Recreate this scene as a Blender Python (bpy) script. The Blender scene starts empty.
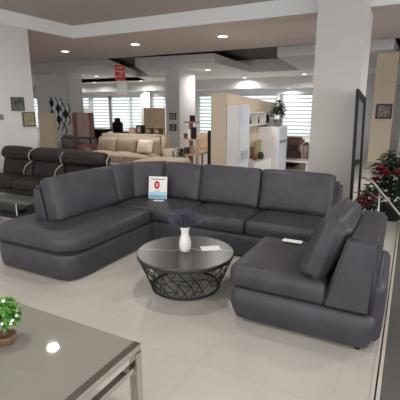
import bpy, bmesh, math, random
from mathutils import Vector, Matrix, Euler
random.seed(7)
PI = math.pi
scene = bpy.context.scene
COL = scene.collection
K = 1.1667                                   # the far hall was measured at 2.75 m ceilings; it is 2.95 m

def lin(c):
    return tuple(((v/255)/12.92 if v/255 <= .04045 else ((v/255+.055)/1.055)**2.4) for v in c)

# ------------------------------------------------------------------ materials
MATS = {}
def mat(name, rgb, rough=.6, metal=0., spec=.5, noise=0., nscale=8., bump=0., bscale=60., trans=0., alpha=1., emit=None, sheen=0., coat=0.):
    m = bpy.data.materials.new(name); m.use_nodes = True
    nt = m.node_tree; b = nt.nodes['Principled BSDF']
    c = lin(rgb)
    b.inputs['Base Color'].default_value = (*c, 1)
    b.inputs['Roughness'].default_value = rough
    b.inputs['Metallic'].default_value = metal
    b.inputs['Specular IOR Level'].default_value = spec
    b.inputs['Transmission Weight'].default_value = trans
    b.inputs['Alpha'].default_value = alpha
    b.inputs['Sheen Weight'].default_value = sheen
    b.inputs['Coat Weight'].default_value = coat
    tc = nt.nodes.new('ShaderNodeTexCoord')
    if noise:
        n = nt.nodes.new('ShaderNodeTexNoise'); n.inputs['Scale'].default_value = nscale; n.inputs['Detail'].default_value = 5
        nt.links.new(tc.outputs['Object'], n.inputs['Vector'])
        r = nt.nodes.new('ShaderNodeValToRGB')
        r.color_ramp.elements[0].position = .3; r.color_ramp.elements[1].position = .7
        r.color_ramp.elements[0].color = (*[v*(1-noise) for v in c], 1)
        r.color_ramp.elements[1].color = (*[min(1, v*(1+noise)) for v in c], 1)
        nt.links.new(n.outputs['Fac'], r.inputs['Fac']); nt.links.new(r.outputs['Color'], b.inputs['Base Color'])
    if bump:
        n2 = nt.nodes.new('ShaderNodeTexNoise'); n2.inputs['Scale'].default_value = bscale; n2.inputs['Detail'].default_value = 4
        nt.links.new(tc.outputs['Object'], n2.inputs['Vector'])
        bp = nt.nodes.new('ShaderNodeBump'); bp.inputs['Strength'].default_value = bump; bp.inputs['Distance'].default_value = .02
        nt.links.new(n2.outputs['Fac'], bp.inputs['Height']); nt.links.new(bp.outputs['Normal'], b.inputs['Normal'])
    if emit:
        b.inputs['Emission Color'].default_value = (*lin(rgb), 1); b.inputs['Emission Strength'].default_value = emit
    MATS[name] = m
    return m

LEATHER = mat('slate_leather', (62, 60, 66), .44, spec=.4, noise=.22, nscale=6, bump=.16, bscale=9)
GAPSHADE = mat('gap_shade_black', (22, 22, 25), .7)  # black for strips that paint the shade between seat and base
BROWN = mat('brown_leather', (38, 30, 29), .55, spec=.3, noise=.15, bump=.08, bscale=14)
REDBROWN = mat('red_brown_leather', (66, 48, 44), .45, noise=.12)
PIPEW = mat('pale_piping', (190, 180, 170), .6)
CHROME = mat('chrome', (205, 203, 200), .1, metal=1)
BLACKM = mat('black_metal', (24, 24, 25), .4, spec=.5)
BLACK = mat('black_paint', (26, 25, 26), .5, spec=.3)
CERAMIC = mat('white_ceramic', (232, 230, 228), .25)
PAPER = mat('white_paper', (235, 234, 232), .8)
PRED = mat('print_red', (200, 45, 45), .7)
PBLUE = mat('print_blue', (120, 175, 205), .7)
PBLUE2 = mat('print_pale_blue', (170, 208, 226), .7)
PDARK = mat('print_dark', (110, 112, 118), .7)
LAVENDER = mat('lavender_blossom', (92, 89, 110), .85)
LAVSTEM = mat('lavender_stem', (82, 88, 84), .85)
LEAF = mat('leaf_green', (92, 148, 60), .5, noise=.3, nscale=30)
LEAFD = mat('leaf_dark_green', (40, 54, 38), .5, noise=.3, nscale=20)
BLOSSOM = mat('white_blossom', (225, 230, 225), .7)
BARK = mat('bark', (94, 78, 62), .85, bump=.4, bscale=80)
TERRA = mat('brown_pot', (112, 84, 62), .55, noise=.2, nscale=40)
PETAL = mat('red_petal', (118, 14, 24), .75)
PLAST = mat('wall_plaster', (205, 203, 201), .85, noise=.02, nscale=2)
COLP = mat('column_plaster', (202, 197, 193), .85, noise=.02, nscale=2)
FASC = mat('white_fascia', (222, 222, 222), .8)
SHADETAUPE = mat('ceiling_shade_taupe', (168, 160, 154), .85)  # shade on a white ceiling, put into the colour as taupe
BANDM = mat('ceiling_band_paint', (190, 179, 175), .85)
DARKC = mat('dark_ceiling', (74, 67, 66), .9)
ISLE = mat('white_island_panel', (222, 220, 219), .8)
BEIGEW = mat('beige_wall_paint', (206, 190, 168), .85)
CREAM = mat('cream_panel', (226, 206, 180), .7)
OAK = mat('pale_oak', (205, 178, 150), .55, noise=.12, nscale=12)
WOOD = mat('brown_wood', (150, 108, 84), .5, noise=.2, nscale=12)
WHITEL = mat('white_lacquer', (226, 224, 224), .2, coat=.3)
BEIGEF = mat('beige_fabric', (164, 147, 128), .85, noise=.1, nscale=14, bump=.15, bscale=10)
BEIGEF2 = mat('beige_panel_fabric', (166, 153, 136), .85, noise=.05)
PILLOWC = mat('cream_pillow', (228, 216, 198), .85)
MAROON = mat('maroon_fabric', (86, 42, 48), .8)
GREYBR = mat('grey_brown_fabric', (176, 154, 144), .85, noise=.1)
STEEL = mat('brushed_steel', (168, 164, 158), .35, metal=1)
BRASS = mat('strip_aluminium', (214, 206, 194), .35, metal=.4)
DARKF = mat('dark_carpet', (84, 82, 80), .9, noise=.15, nscale=90)
FRAMEW = mat('window_frame_white', (220, 222, 225), .5)
MIRROR = mat('mirror_glass', (215, 220, 222), .03, metal=1)
PIC1 = mat('picture_dark_paint', (92, 98, 90), .6, noise=.75, nscale=9)
PIC2 = mat('picture_ochre_paint', (150, 138, 112), .6, noise=.4, nscale=14)
PICF = mat('picture_frame_bronze', (88, 84, 72), .4)
BWPIC = mat('picture_black_white', (128, 116, 110), .6, noise=.97, nscale=14)
MAT_W = mat('picture_passepartout', (200, 198, 194), .8)
LENS = mat('lamp_lens', (255, 250, 242), .5, emit=7)
GREYT = mat('glass_top_grey', (142, 138, 130), .035, spec=.5)
def clear_glass():
    m = bpy.data.materials.new('clear_glass'); m.use_nodes = True
    nt = m.node_tree; nt.nodes.remove(nt.nodes['Principled BSDF'])
    t = nt.nodes.new('ShaderNodeBsdfTransparent'); t.inputs['Color'].default_value = (.93, .96, .95, 1)
    g = nt.nodes.new('ShaderNodeBsdfGlossy'); g.inputs['Roughness'].default_value = .03
    ms = nt.nodes.new('ShaderNodeMixShader')
    ms.inputs[0].default_value = .05; nt.links.new(t.outputs[0], ms.inputs[1]); nt.links.new(g.outputs[0], ms.inputs[2])
    nt.links.new(ms.outputs[0], nt.nodes['Material Output'].inputs['Surface'])
    return m
CLEAR = clear_glass()
GREY = mat('grey_plastic', (120, 120, 122), .6)
YELLOW = mat('yellow_green_print', (142, 140, 92), .7)
PINKF = mat('pinkish_wood', (212, 182, 168), .55, noise=.08, nscale=8)
BROWNIT = mat('dark_brown_item', (96, 74, 60), .6, noise=.3, nscale=10)

def floor_material():
    m = bpy.data.materials.new('floor_tile'); m.use_nodes = True
    nt = m.node_tree; b = nt.nodes['Principled BSDF']
    tc = nt.nodes.new('ShaderNodeTexCoord')
    n = nt.nodes.new('ShaderNodeTexNoise'); n.inputs['Scale'].default_value = .9; n.inputs['Detail'].default_value = 8; n.inputs['Roughness'].default_value = .6
    nt.links.new(tc.outputs['Object'], n.inputs['Vector'])
    r = nt.nodes.new('ShaderNodeValToRGB')
    r.color_ramp.elements[0].position = .3; r.color_ramp.elements[1].position = .72
    r.color_ramp.elements[0].color = (*lin((178, 172, 164)), 1); r.color_ramp.elements[1].color = (*lin((200, 194, 186)), 1)
    nt.links.new(n.outputs['Fac'], r.inputs['Fac'])
    br = nt.nodes.new('ShaderNodeTexBrick'); br.offset = 0
    br.inputs['Color1'].default_value = (1, 1, 1, 1); br.inputs['Color2'].default_value = (.965, .965, .965, 1); br.inputs['Mortar'].default_value = (.86, .85, .84, 1)
    br.inputs['Scale'].default_value = 1; br.inputs['Brick Width'].default_value = .8; br.inputs['Row Height'].default_value = .8; br.inputs['Mortar Size'].default_value = .003
    nt.links.new(tc.outputs['Object'], br.inputs['Vector'])
    mx = nt.nodes.new('ShaderNodeMix'); mx.data_type = 'RGBA'; mx.blend_type = 'MULTIPLY'; mx.inputs['Factor'].default_value = 1
    nt.links.new(r.outputs['Color'], mx.inputs['A']); nt.links.new(br.outputs['Color'], mx.inputs['B'])
    nt.links.new(mx.outputs['Result'], b.inputs['Base Color'])
    b.inputs['Roughness'].default_value = .3; b.inputs['Specular IOR Level'].default_value = .4
    return m
FLOOR = floor_material()

def marble_material():
    m = bpy.data.materials.new('black_marble'); m.use_nodes = True
    nt = m.node_tree; b = nt.nodes['Principled BSDF']; L = nt.links.new
    tc = nt.nodes.new('ShaderNodeTexCoord')
    n = nt.nodes.new('ShaderNodeTexNoise'); n.inputs['Scale'].default_value = 5; n.inputs['Detail'].default_value = 4
    L(tc.outputs['Object'], n.inputs['Vector'])
    def vein(nx, ny, off, amp, width, level):
        dot = nt.nodes.new('ShaderNodeVectorMath'); dot.operation = 'DOT_PRODUCT'; dot.inputs[1].default_value = (nx, ny, 0)
        L(tc.outputs['Object'], dot.inputs[0])
        a = nt.nodes.new('ShaderNodeMath'); a.operation = 'MULTIPLY_ADD'; a.inputs[1].default_value = amp; a.inputs[2].default_value = off - amp*.5
        L(n.outputs['Fac'], a.inputs[0])
        s = nt.nodes.new('ShaderNodeMath'); s.operation = 'ADD'; L(dot.outputs['Value'], s.inputs[0]); L(a.outputs[0], s.inputs[1])
        ab = nt.nodes.new('ShaderNodeMath'); ab.operation = 'ABSOLUTE'; L(s.outputs[0], ab.inputs[0])
        mr = nt.nodes.new('ShaderNodeMapRange'); mr.inputs['From Min'].default_value = 0; mr.inputs['From Max'].default_value = width
        mr.inputs['To Min'].default_value = level; mr.inputs['To Max'].default_value = 0
        L(ab.outputs[0], mr.inputs['Value'])
        return mr.outputs['Result']
    v1 = vein(-.42, .90, -.02, .22, .011, .85)
    v2 = vein(.75, .66, .14, .3, .005, .12)
    mx = nt.nodes.new('ShaderNodeMath'); mx.operation = 'MAXIMUM'; L(v1, mx.inputs[0]); L(v2, mx.inputs[1])
    mc = nt.nodes.new('ShaderNodeMix'); mc.data_type = 'RGBA'
    mc.inputs['A'].default_value = (*lin((66, 64, 62)), 1); mc.inputs['B'].default_value = (*lin((214, 208, 200)), 1)
    L(mx.outputs[0], mc.inputs['Factor']); L(mc.outputs['Result'], b.inputs['Base Color'])
    b.inputs['Roughness'].default_value = .3
    return m
MARBLE = marble_material()

def blind_material():
    m = bpy.data.materials.new('zebra_blind_fabric'); m.use_nodes = True
    nt = m.node_tree; L = nt.links.new
    nt.nodes.remove(nt.nodes['Principled BSDF'])
    out = nt.nodes['Material Output']
    tc = nt.nodes.new('ShaderNodeTexCoord'); sp = nt.nodes.new('ShaderNodeSeparateXYZ'); L(tc.outputs['Object'], sp.inputs[0])
    mo = nt.nodes.new('ShaderNodeMath'); mo.operation = 'FRACT'
    mu = nt.nodes.new('ShaderNodeMath'); mu.operation = 'MULTIPLY'; mu.inputs[1].default_value = 5.2
    L(sp.outputs['Z'], mu.inputs[0]); L(mu.outputs[0], mo.inputs[0])
    gt = nt.nodes.new('ShaderNodeMath'); gt.operation = 'GREATER_THAN'; gt.inputs[1].default_value = .68; L(mo.outputs[0], gt.inputs[0])
    mc = nt.nodes.new('ShaderNodeMix'); mc.data_type = 'RGBA'
    mc.inputs['A'].default_value = (.82, .825, .83, 1); mc.inputs['B'].default_value = (.40, .41, .42, 1)
    L(gt.outputs[0], mc.inputs['Factor'])
    t = nt.nodes.new('ShaderNodeBsdfTranslucent'); d = nt.nodes.new('ShaderNodeBsdfDiffuse')
    L(mc.outputs['Result'], t.inputs['Color']); d.inputs['Color'].default_value = (.8, .8, .8, 1)
    ms = nt.nodes.new('ShaderNodeMixShader'); ms.inputs[0].default_value = .15
    L(t.outputs[0], ms.inputs[1]); L(d.outputs[0], ms.inputs[2]); L(ms.outputs[0], out.inputs['Surface'])
    return m
BLIND = blind_material()

# ------------------------------------------------------------------ mesh helpers
WORLD = {}
def finish(bm, name, m, parent=None, smooth=False, origin=None):
    bmesh.ops.recalc_face_normals(bm, faces=bm.faces[:])
    me = bpy.data.meshes.new(name)
    if parent is not None:
        org = WORLD[parent.name]
    elif origin is not None:
        org = Vector(origin)
    else:
        xs = [v.co for v in bm.verts]
        org = Vector(((min(v.x for v in xs)+max(v.x for v in xs))/2, (min(v.y for v in xs)+max(v.y for v in xs))/2, min(v.z for v in xs)))
    for v in bm.verts: v.co -= org
    if smooth:
        for f in bm.faces: f.smooth = True
    bm.to_mesh(me); bm.free()
    for mm in (m if isinstance(m, (list, tuple)) else [m]): me.materials.append(mm)
    o = bpy.data.objects.new(name, me); COL.objects.link(o)
    WORLD[o.name] = org
    if smooth == 2: o.modifiers.new('weighted_normal', 'WEIGHTED_NORMAL')
    if parent is not None: o.parent = parent
    else: o.location = org
    return o

def tag(o, label=None, cat=None, group=None, kind=None):
    if label: o['label'] = label
    if cat: o['category'] = cat
    if group: o['group'] = group
    if kind: o['kind'] = kind
    return o

def thing(name, label, cat, loc, group=None):
    o = bpy.data.objects.new(name, None); COL.objects.link(o)
    o.location = loc; o.empty_display_size = .1
    WORLD[o.name] = Vector(loc)
    return tag(o, label, cat, group)

def struct_root(name, loc):
    o = bpy.data.objects.new(name, None); COL.objects.link(o); o.location = loc
    WORLD[o.name] = Vector(loc); o['kind'] = 'structure'
    return o

def box(bm, x0, x1, y0, y1, z0, z1, M=None, mi=0):
    vs = [bm.verts.new(Vector(p)) for p in ((x0,y0,z0),(x1,y0,z0),(x1,y1,z0),(x0,y1,z0),(x0,y0,z1),(x1,y0,z1),(x1,y1,z1),(x0,y1,z1))]
    for f in ((0,3,2,1),(4,5,6,7),(0,1,5,4),(1,2,6,5),(2,3,7,6),(3,0,4,7)):
        fc = bm.faces.new([vs[i] for i in f]); fc.material_index = mi
    if M is not None:
        for v in vs: v.co = M @ v.co
    return vs

def B(*a, M=None, bev=0., seg=2):
    bm = bmesh.new(); box(bm, *a, M=M)
    if bev: bmesh.ops.bevel(bm, geom=bm.edges[:], offset=bev, segments=seg, affect='EDGES')
    return bm

def prism(pts, z0, z1):
    bm = bmesh.new()
    a = [bm.verts.new((x, y, z0)) for x, y in pts]; b = [bm.verts.new((x, y, z1)) for x, y in pts]
    n = len(pts)
    bm.faces.new(a[::-1]); bm.faces.new(b)
    for i in range(n): bm.faces.new((a[i], a[(i+1) % n], b[(i+1) % n], b[i]))
    return bm

def round_poly(pts, r, seg=6):
    out = []; n = len(pts)
    for i in range(n):
        p = Vector(pts[i]); a = Vector(pts[i-1]); c = Vector(pts[(i+1) % n])
        rr = r[i] if isinstance(r, (list, tuple)) else r
        if rr <= 0: out.append(tuple(p)); continue
        p0 = p + (a-p).normalized()*rr; p1 = p + (c-p).normalized()*rr
        for k in range(seg+1):
            t = k/seg
            q = (1-t)**2*p0 + 2*t*(1-t)*p + t*t*p1
            out.append((q.x, q.y))
    return out

def loft(outline, profile, cap_puff=0., rings=4):
    n = len(outline)
    nor = []
    for i in range(n):
        a = Vector(outline[i-1]); b = Vector(outline[i]); c = Vector(outline[(i+1) % n])
        t1 = (b-a).normalized(); t2 = (c-b).normalized()
        m = Vector((t1.y+t2.y, -(t1.x+t2.x)))
        m.normalize()
        d = max(.5, m.dot(Vector((t1.y, -t1.x))))
        nor.append(m/d)
    bm = bmesh.new(); prev = None; first = None
    for z, off in profile:
        ring = [bm.verts.new((outline[i][0]+nor[i].x*off, outline[i][1]+nor[i].y*off, z)) for i in range(n)]
        if prev:
            for i in range(n): bm.faces.new((prev[i], prev[(i+1) % n], ring[(i+1) % n], ring[i]))
        else: first = ring
        prev = ring
    bm.faces.new(first[::-1])
    if cap_puff:
        c = Vector((0, 0, 0))
        for v in prev: c += v.co
        c /= n
        base = [v.co.copy() for v in prev]
        for k in range(1, rings+1):
            s = 1-k/(rings+.6)
            ring = [bm.verts.new(c+(p-c)*s+Vector((0, 0, cap_puff*(1-s*s)))) for p in base]
            for i in range(n): bm.faces.new((prev[i], prev[(i+1) % n], ring[(i+1) % n], ring[i]))
            prev = ring
    bm.faces.new(prev)
    return bm

def soft_box(sx, sy, sz, r, puff=(0, 0, 0), M=None, n=12, bm=None, wob=0.):
    """a rounded box sx*sy*sz about the origin, each pair of faces puffed out"""
    bm = bm or bmesh.new()
    h = (sx/2, sy/2, sz/2); verts = {}
    def pt(u, v, w):
        key = (round(u, 5), round(v, 5), round(w, 5))
        if key in verts: return verts[key]
        p = Vector((u*h[0], v*h[1], w*h[2]))
        q = Vector([max(-(h[i]-r), min(h[i]-r, p[i])) for i in range(3)])
        d = p-q
        if d.length > 1e-9: p = q+d.normalized()*r
        a = [1-u*u, 1-v*v, 1-w*w]
        p.x += puff[0]*u*a[1]*a[2]; p.y += puff[1]*v*a[0]*a[2]; p.z += puff[2]*w*a[0]*a[1]
        if wob:
            p.x += wob*math.sin(7*v+3*w); p.z += wob*math.sin(5*v+2*u)
        verts[key] = bm.verts.new(M @ p if M else p)
        return verts[key]
    g = [-1+2*i/n for i in range(n+1)]
    g = [math.copysign(abs(t)**.72, t) for t in g]
    for i in range(n):
        for j in range(n):
            a, b, c, d = g[i], g[i+1], g[j], g[j+1]
            for s in (-1, 1):
                for q in (((a,c,s),(b,c,s),(b,d,s),(a,d,s)), ((a,s,c),(b,s,c),(b,s,d),(a,s,d)), ((s,a,c),(s,b,c),(s,b,d),(s,a,d))):
                    bm.faces.new([pt(*t) for t in q])
    return bm

def tube(bm, pts, r, seg=8, r2=None):
    pts = [Vector(p) for p in pts]; rings = []
    n = len(pts)
    for i, p in enumerate(pts):
        t = (pts[min(i+1, n-1)]-pts[max(i-1, 0)]).normalized()
        u = t.orthogonal().normalized() if i == 0 else (rings[-1][1]-t*rings[-1][1].dot(t)).normalized()
        w = t.cross(u)
        rr = r if r2 is None else r+(r2-r)*i/(n-1)
        rings.append(([bm.verts.new(p+(u*math.cos(2*PI*k/seg)+w*math.sin(2*PI*k/seg))*rr) for k in range(seg)], u))
    for i in range(n-1):
        a, b = rings[i][0], rings[i+1][0]
        for k in range(seg): bm.faces.new((a[k], a[(k+1) % seg], b[(k+1) % seg], b[k]))
    bm.faces.new(rings[0][0][::-1]); bm.faces.new(rings[-1][0])
    return bm

def lathe(cx, cy, prof, seg=40, bm=None):
    bm = bm or bmesh.new(); prev = None
    for r, z in prof:
        ring = [bm.verts.new((cx+r*math.cos(2*PI*k/seg), cy+r*math.sin(2*PI*k/seg), z)) for k in range(seg)]
        if prev:
            for k in range(seg): bm.faces.new((prev[k], prev[(k+1) % seg], ring[(k+1) % seg], ring[k]))
        else: bm.faces.new(ring[::-1])
        prev = ring
    bm.faces.new(prev)
    return bm

def leaf(bm, base, d, L, W, droop=.25, mi=0):
    base = Vector(base); d = Vector(d).normalized()
    s = d.cross(Vector((0, 0, 1)))
    if s.length < 1e-3: s = Vector((1, 0, 0))
    s.normalize(); up = s.cross(d)
    P = []
    for t, w in ((0, .12), (.35, .9), (.7, .75), (1, .04)):
        c = base+d*L*t+up*(-droop*L*t*t)
        P.append((c-s*W*w/2+up*W*.12*w, c, c+s*W*w/2+up*W*.12*w))
    vs = [[bm.verts.new(p) for p in row] for row in P]
    for i in range(3):
        for j in range(2):
            f = bm.faces.new((vs[i][j], vs[i][j+1], vs[i+1][j+1], vs[i+1][j])); f.material_index = mi

def text_mesh(body, size, name, m, parent, M, extrude=.0006, bold=0.):
    cu = bpy.data.curves.new(name, 'FONT'); cu.body = body; cu.size = size; cu.extrude = extrude; cu.offset = bold
    cu.align_x = 'CENTER'; cu.align_y = 'CENTER'
    tmp = bpy.data.objects.new('tmp', cu); COL.objects.link(tmp)
    dg = bpy.context.evaluated_depsgraph_get(); dg.update()
    me = bpy.data.meshes.new_from_object(tmp.evaluated_get(dg))
    bpy.data.objects.remove(tmp)
    bm = bmesh.new(); bm.from_mesh(me)
    for v in bm.verts: v.co = M @ v.co
    me2 = bpy.data.meshes.new(name)
    for v in bm.verts: v.co -= WORLD[parent.name]
    bm.to_mesh(me2); bm.free()
    me2.materials.append(m)
    o = bpy.data.objects.new(name, me2); COL.objects.link(o); o.parent = parent
    WORLD[o.name] = WORLD[parent.name]
    return o

def copy_tree(o, parent=None):
    c = o.copy(); COL.objects.link(c)
    if parent is not None: c.parent = parent
    for ch in o.children: copy_tree(ch, c)
    return c

# ------------------------------------------------------------------ the hall
def S(name, bm, m, smooth=False):
    o = finish(bm, name, m, smooth=smooth); o['kind'] = 'structure'; return o

YB = 20.4                                         # back wall
S('floor', B(-26, -.042, -4, YB+.2, -.1, 0), FLOOR)
S('floor_carpet', B(.005, 5, -4, YB+.2, -.1, 0), DARKF)
S('trim_1', B(-.042, -.024, -4, 12, -.05, .004), BRASS)
S('trim_2', B(-.024, -.014, -4, 12, -.05, .001), BLACK)
S('trim_3', B(-.014, .005, -4, 12, -.05, .004), BRASS)

ZL = 2.95; ZR = 3.19; ZD = 3.44
FX, FY = -6.47, 6.62                               # corner of the raised front ceiling
S('ceiling', B(FX, 5, -4, FY, ZR, ZR+.1), SHADETAUPE)
S('ceiling_band', B(-12.2, 5, FY, 9.75, ZL, ZR+.2), [BANDM])
# its back edge runs very slightly askew
S('ceiling_dark', B(-26, 5, FY, YB, ZD, ZD+.1), DARKC)
S('trim_4', B(FX-.02, 5, FY-.03, FY+.001, ZL-.002, ZR), FASC)             # white fascia of the recess, facing the room
S('trim_5', B(FX-.03, FX+.0, -4, FY, ZL-.002, ZR+.1), FASC)
S('ceiling_left', B(-12.2, FX-.03, -4, FY, ZL, ZR+.1), BANDM)
S('wall_left', B(-7.1, FX, -4, 5.43, 0, ZL), PLAST)

def k(*p): return [(x*K, y*K) for x, y in p]
S('ceiling_panel_left', prism(k((-16.5, 12.0), (-10.4, 9.25), (-8.35, 9.7), (-9.6, 12.4), (-11.2, 15.9), (-16.5, 15.9)), ZL, ZL+.27), ISLE)
S('ceiling_panel_middle', prism(k((-7.62, 10.23), (-5.02, 10.35), (-5.33, 13.85), (-9.8, 14.3)), ZL, ZL+.27), ISLE)
S('ceiling_panel_right', prism(k((-3.14, 10.06), (-.52, 9.88), (-.45, 13.9), (-3.53, 13.9)), ZL, ZL+.27), ISLE)
S('ceiling_back', B(-26, 5, 13.95*K, YB, ZL, ZD), ISLE)
S('trim_6', B(-26, 5, 19.5, YB, 2.45, ZL), FASC)

S('column_right', B(-1.387, -.717, 6.3, 7.15, 0, ZR), COLP)
S('column_middle', B(-8.57, -7.95, 13.4, 14.65, 0, ZL+.02), ISLE)
S('column_left', B(-15.1, -13.05, 12.85, 13.6, 0, ZL+.02), ISLE)
S('column_beige', B(-1.03, -.49, 12.3, 12.9, 0, ZL+.02), BEIGEW)
bm = B(-3.45, -3.12, 7.0, 9.95, 0, 1.80)
for v in bm.verts:
    if v.co.y > 9 and v.co.z > 1: v.co.z = 1.64
S('wall_partition', bm, BEIGEW)
S('wall_right', B(4.6, 4.8, 8, YB, 0, ZD), PLAST)
S('wall_far_left', B(-26.2, -26, 5, YB, 0, ZD), PLAST)
S('wall_behind_left', B(-26, -7.1, 5.2, 5.4, 0, ZD), PLAST)
S('wall_far_right', B(-.3, 4.6, 13.2, 13.4, 0, ZD), PLAST)

# back wall with its openings
WINS = [(-24.9, -23.6, .05), (-20.38, -19.05, 1.40), (-18.79, -17.36, .05), (-17.19, -15.68, .05), (-15.61, -14.70, .05), (-14.03, -13.1, 1.42),
        (-10.83, -9.2, .05), (-8.9, -6.3, .05), (-5.95, -4.1, .05), (-3.9, -2.1, .05)]
ZT = 2.19
bm = bmesh.new(); x = -26
for a, b, z0 in WINS:
    box(bm, x, a, YB, YB+.2, 0, 2.45); box(bm, a, b, YB, YB+.2, ZT, 2.45); box(bm, a, b, YB, YB+.2, 0, z0); x = b
box(bm, x, 4.8, YB, YB+.2, 0, 2.45)
box(bm, -26, 4.8, YB, YB+.2, 2.45, ZD)
S('wall_back', bm, FRAMEW)
for i, (a, b, z0) in enumerate(WINS):
    r = struct_root(f'window_{i+1}', ((a+b)/2, YB, z0))
    bm = bmesh.new()
    w = .05
    box(bm, a, a+w, YB+.06, YB+.12, z0, ZT); box(bm, b-w, b, YB+.06, YB+.12, z0, ZT)
    box(bm, a+w, b-w, YB+.06, YB+.12, ZT-w, ZT); box(bm, a+w, b-w, YB+.06, YB+.12, z0, z0+w)
    finish(bm, 'window_frame', FRAMEW, r)
    finish(B(a+w, b-w, YB+.085, YB+.09, z0+w, ZT-w), 'window_pane', CLEAR, r)
    finish(B(a+.01, b-.01, YB+.02, YB+.023, z0+.02, ZT-.01), 'blind', BLIND, r)
# dark mullion between the two tall windows on the right and the middle
S('trim_7', B(-9.30, -9.2, YB-.05, YB, 0, ZT), GREY)
S('trim_8', B(-6.08, -5.95, YB-.05, YB, 0, ZT), GREY)
S('trim_9', B(-17.36, -17.19, YB-.05, YB, 0, ZT), GREY)
S('trim_10', B(-14.70, -14.03, YB-.25, YB, 0, 2.45), PLAST)

# ------------------------------------------------------------------ big sectional sofa
SF = thing('sectional_sofa', 'large slate grey leather corner sofa with chaise end and six back cushions', 'sofa', (-2.6, 3.9, 0))
BASEP = [(.016, -.012), (.026, -.004), (.09, .004), (.15, .010), (.21, .008), (.245, .0), (.256, -.012)]
ol = round_poly([(-3.56, 2.345), (-2.53, 2.345), (-2.53, 3.66), (-.66, 3.66), (-.66, 4.5), (-3.5, 4.5)], [.16, .20, .03, .08, .08, .1])
finish(loft(ol, BASEP), 'base', LEATHER, SF, True)
finish(loft(ol, [(.25, -.03), (.252, -.002), (.268, -.002), (.27, -.03)]), 'gap_shade_strip', GAPSHADE, SF, True)  # dark strip painting the shaded gap under the seat cushions
def seat_profile(z0, z1): return [(z0, -.016), (z0+.010, -.002), (z0+.03, .006), ((z0+z1)/2, .010), (z1-.035, .005), (z1-.015, -.005), (z1-.004, -.020), (z1, -.04)]
SZ0, SZ1 = .268, .415
for pts, rr in (([(-3.59, 2.345), (-2.52, 2.345), (-2.52, 3.575), (-3.59, 3.575)], [.2, .26, .03, .03]),
                ([(-3.3, 3.59), (-2.14, 3.645), (-2.14, 4.3), (-3.3, 4.3)], .05),
                ([(-2.125, 3.645), (-1.42, 3.645), (-1.42, 4.3), (-2.125, 4.3)], .05),
                ([(-1.405, 3.645), (-.64, 3.645), (-.64, 4.3), (-1.405, 4.3)], .05)):
    finish(loft(round_poly(pts, rr), seat_profile(SZ0, SZ1), .016), 'seat_cushion', LEATHER, SF, True)
def wedge(ax, p0, p1, prof, bev=.035):
    """profile (u, z) extruded from p0 to p1 along the other horizontal axis"""
    bm = bmesh.new(); A = []; C = []
    for u, z in prof:
        A.append(bm.verts.new((u, p0, z) if ax == 'x' else (p0, u, z)))
        C.append(bm.verts.new((u, p1, z) if ax == 'x' else (p1, u, z)))
    n = len(prof)
    bm.faces.new(A); bm.faces.new(C[::-1])
    for i in range(n): bm.faces.new((A[i], C[i], C[(i+1) % n], A[(i+1) % n]))
    bmesh.ops.recalc_face_normals(bm, faces=bm.faces[:])
    bmesh.ops.bevel(bm, geom=bm.edges[:], offset=bev, segments=4, affect='EDGES')
    return bm
finish(wedge('x', 2.70, 4.45, [(-3.40, .25), (-3.12, .25), (-3.24, .76), (-3.38, .76)]), 'back_frame', LEATHER, SF, 2)
finish(wedge('y', -3.38, -.59, [(4.5, .25), (4.2, .25), (4.33, .76), (4.48, .76)]), 'back_frame', LEATHER, SF, 2)
def pillow(cx, cy, ang, width, zc=.632, h=.45, th=.18, lean=12, puff=.022, parent=None, name='back_cushion'):
    # local x: width, local y: thickness (front is -y), local z: height
    M = Matrix.Translation((cx, cy, zc)) @ Matrix.Rotation(math.radians(ang), 4, 'Z') @ Matrix.Rotation(math.radians(-lean), 4, 'X')
    return finish(soft_box(width, th, h, .035, (.006, puff, .008), M, 14, wob=.003), name, LEATHER, parent, True)
pillow(-3.13, 3.17, 90, .94, parent=SF)
pillow(-3.13, 3.86, 90, .45, parent=SF)
pillow(-2.93, 4.17, 47, .50, zc=.63, parent=SF)
pillow(-2.475, 4.26, 0, .53, parent=SF)
pillow(-1.83, 4.26, 0, .76, parent=SF)
pillow(-1.045, 4.26, 0, .78, parent=SF)
for x, y in ((-2.63, 2.55), (-3.4, 2.55), (-.75, 3.78), (-.75, 4.4), (-3.4, 4.4), (-2.66, 3.6)):
    finish(lathe(x, y, [(.025, 0), (.025, .05)], 14), 'foot', CHROME, SF)

# ------------------------------------------------------------------ armless chair
CH = thing('armless_chair', 'armless slate grey leather seat unit standing alone right of the round table', 'armchair', (-.55, 2.87, 0))
finish(loft(round_poly([(-1.04, 2.465), (-.075, 2.465), (-.075, 3.24), (-1.04, 3.24)], [.06, .09, .09, .06]),
            [(.025, -.03), (.034, -.018), (.09, .006), (.15, .022), (.20, .018), (.25, .004), (.268, -.010)]), 'base', LEATHER, CH, True)
finish(loft(round_poly([(-1.03, 2.49), (-.385, 2.49), (-.385, 3.24), (-1.03, 3.24)], [.08, .03, .03, .08]), [(.26, -.03), (.262, -.0), (.28, -.0), (.282, -.03)]), 'gap_shade_strip', GAPSHADE, CH, True)  # same painted gap shade under the chair seat
finish(loft(round_poly([(-1.06, 2.465), (-.385, 2.465), (-.385, 3.25), (-1.06, 3.25)], [.06, .03, .03, .06]), seat_profile(.278, .435), .012), 'seat_cushion', LEATHER, CH, True)
finish(wedge('x', 2.452, 3.25, [(-.405, .272), (-.10, .272), (-.085, .765), (-.275, .77)], .022), 'back_frame', LEATHER, CH, 2)
finish(soft_box(.10, .70, .42, .045, (.01, .01, .02), Matrix.Translation((-.085, 2.87, .27)), 10), 'rear_shell', LEATHER, CH, True)
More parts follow.
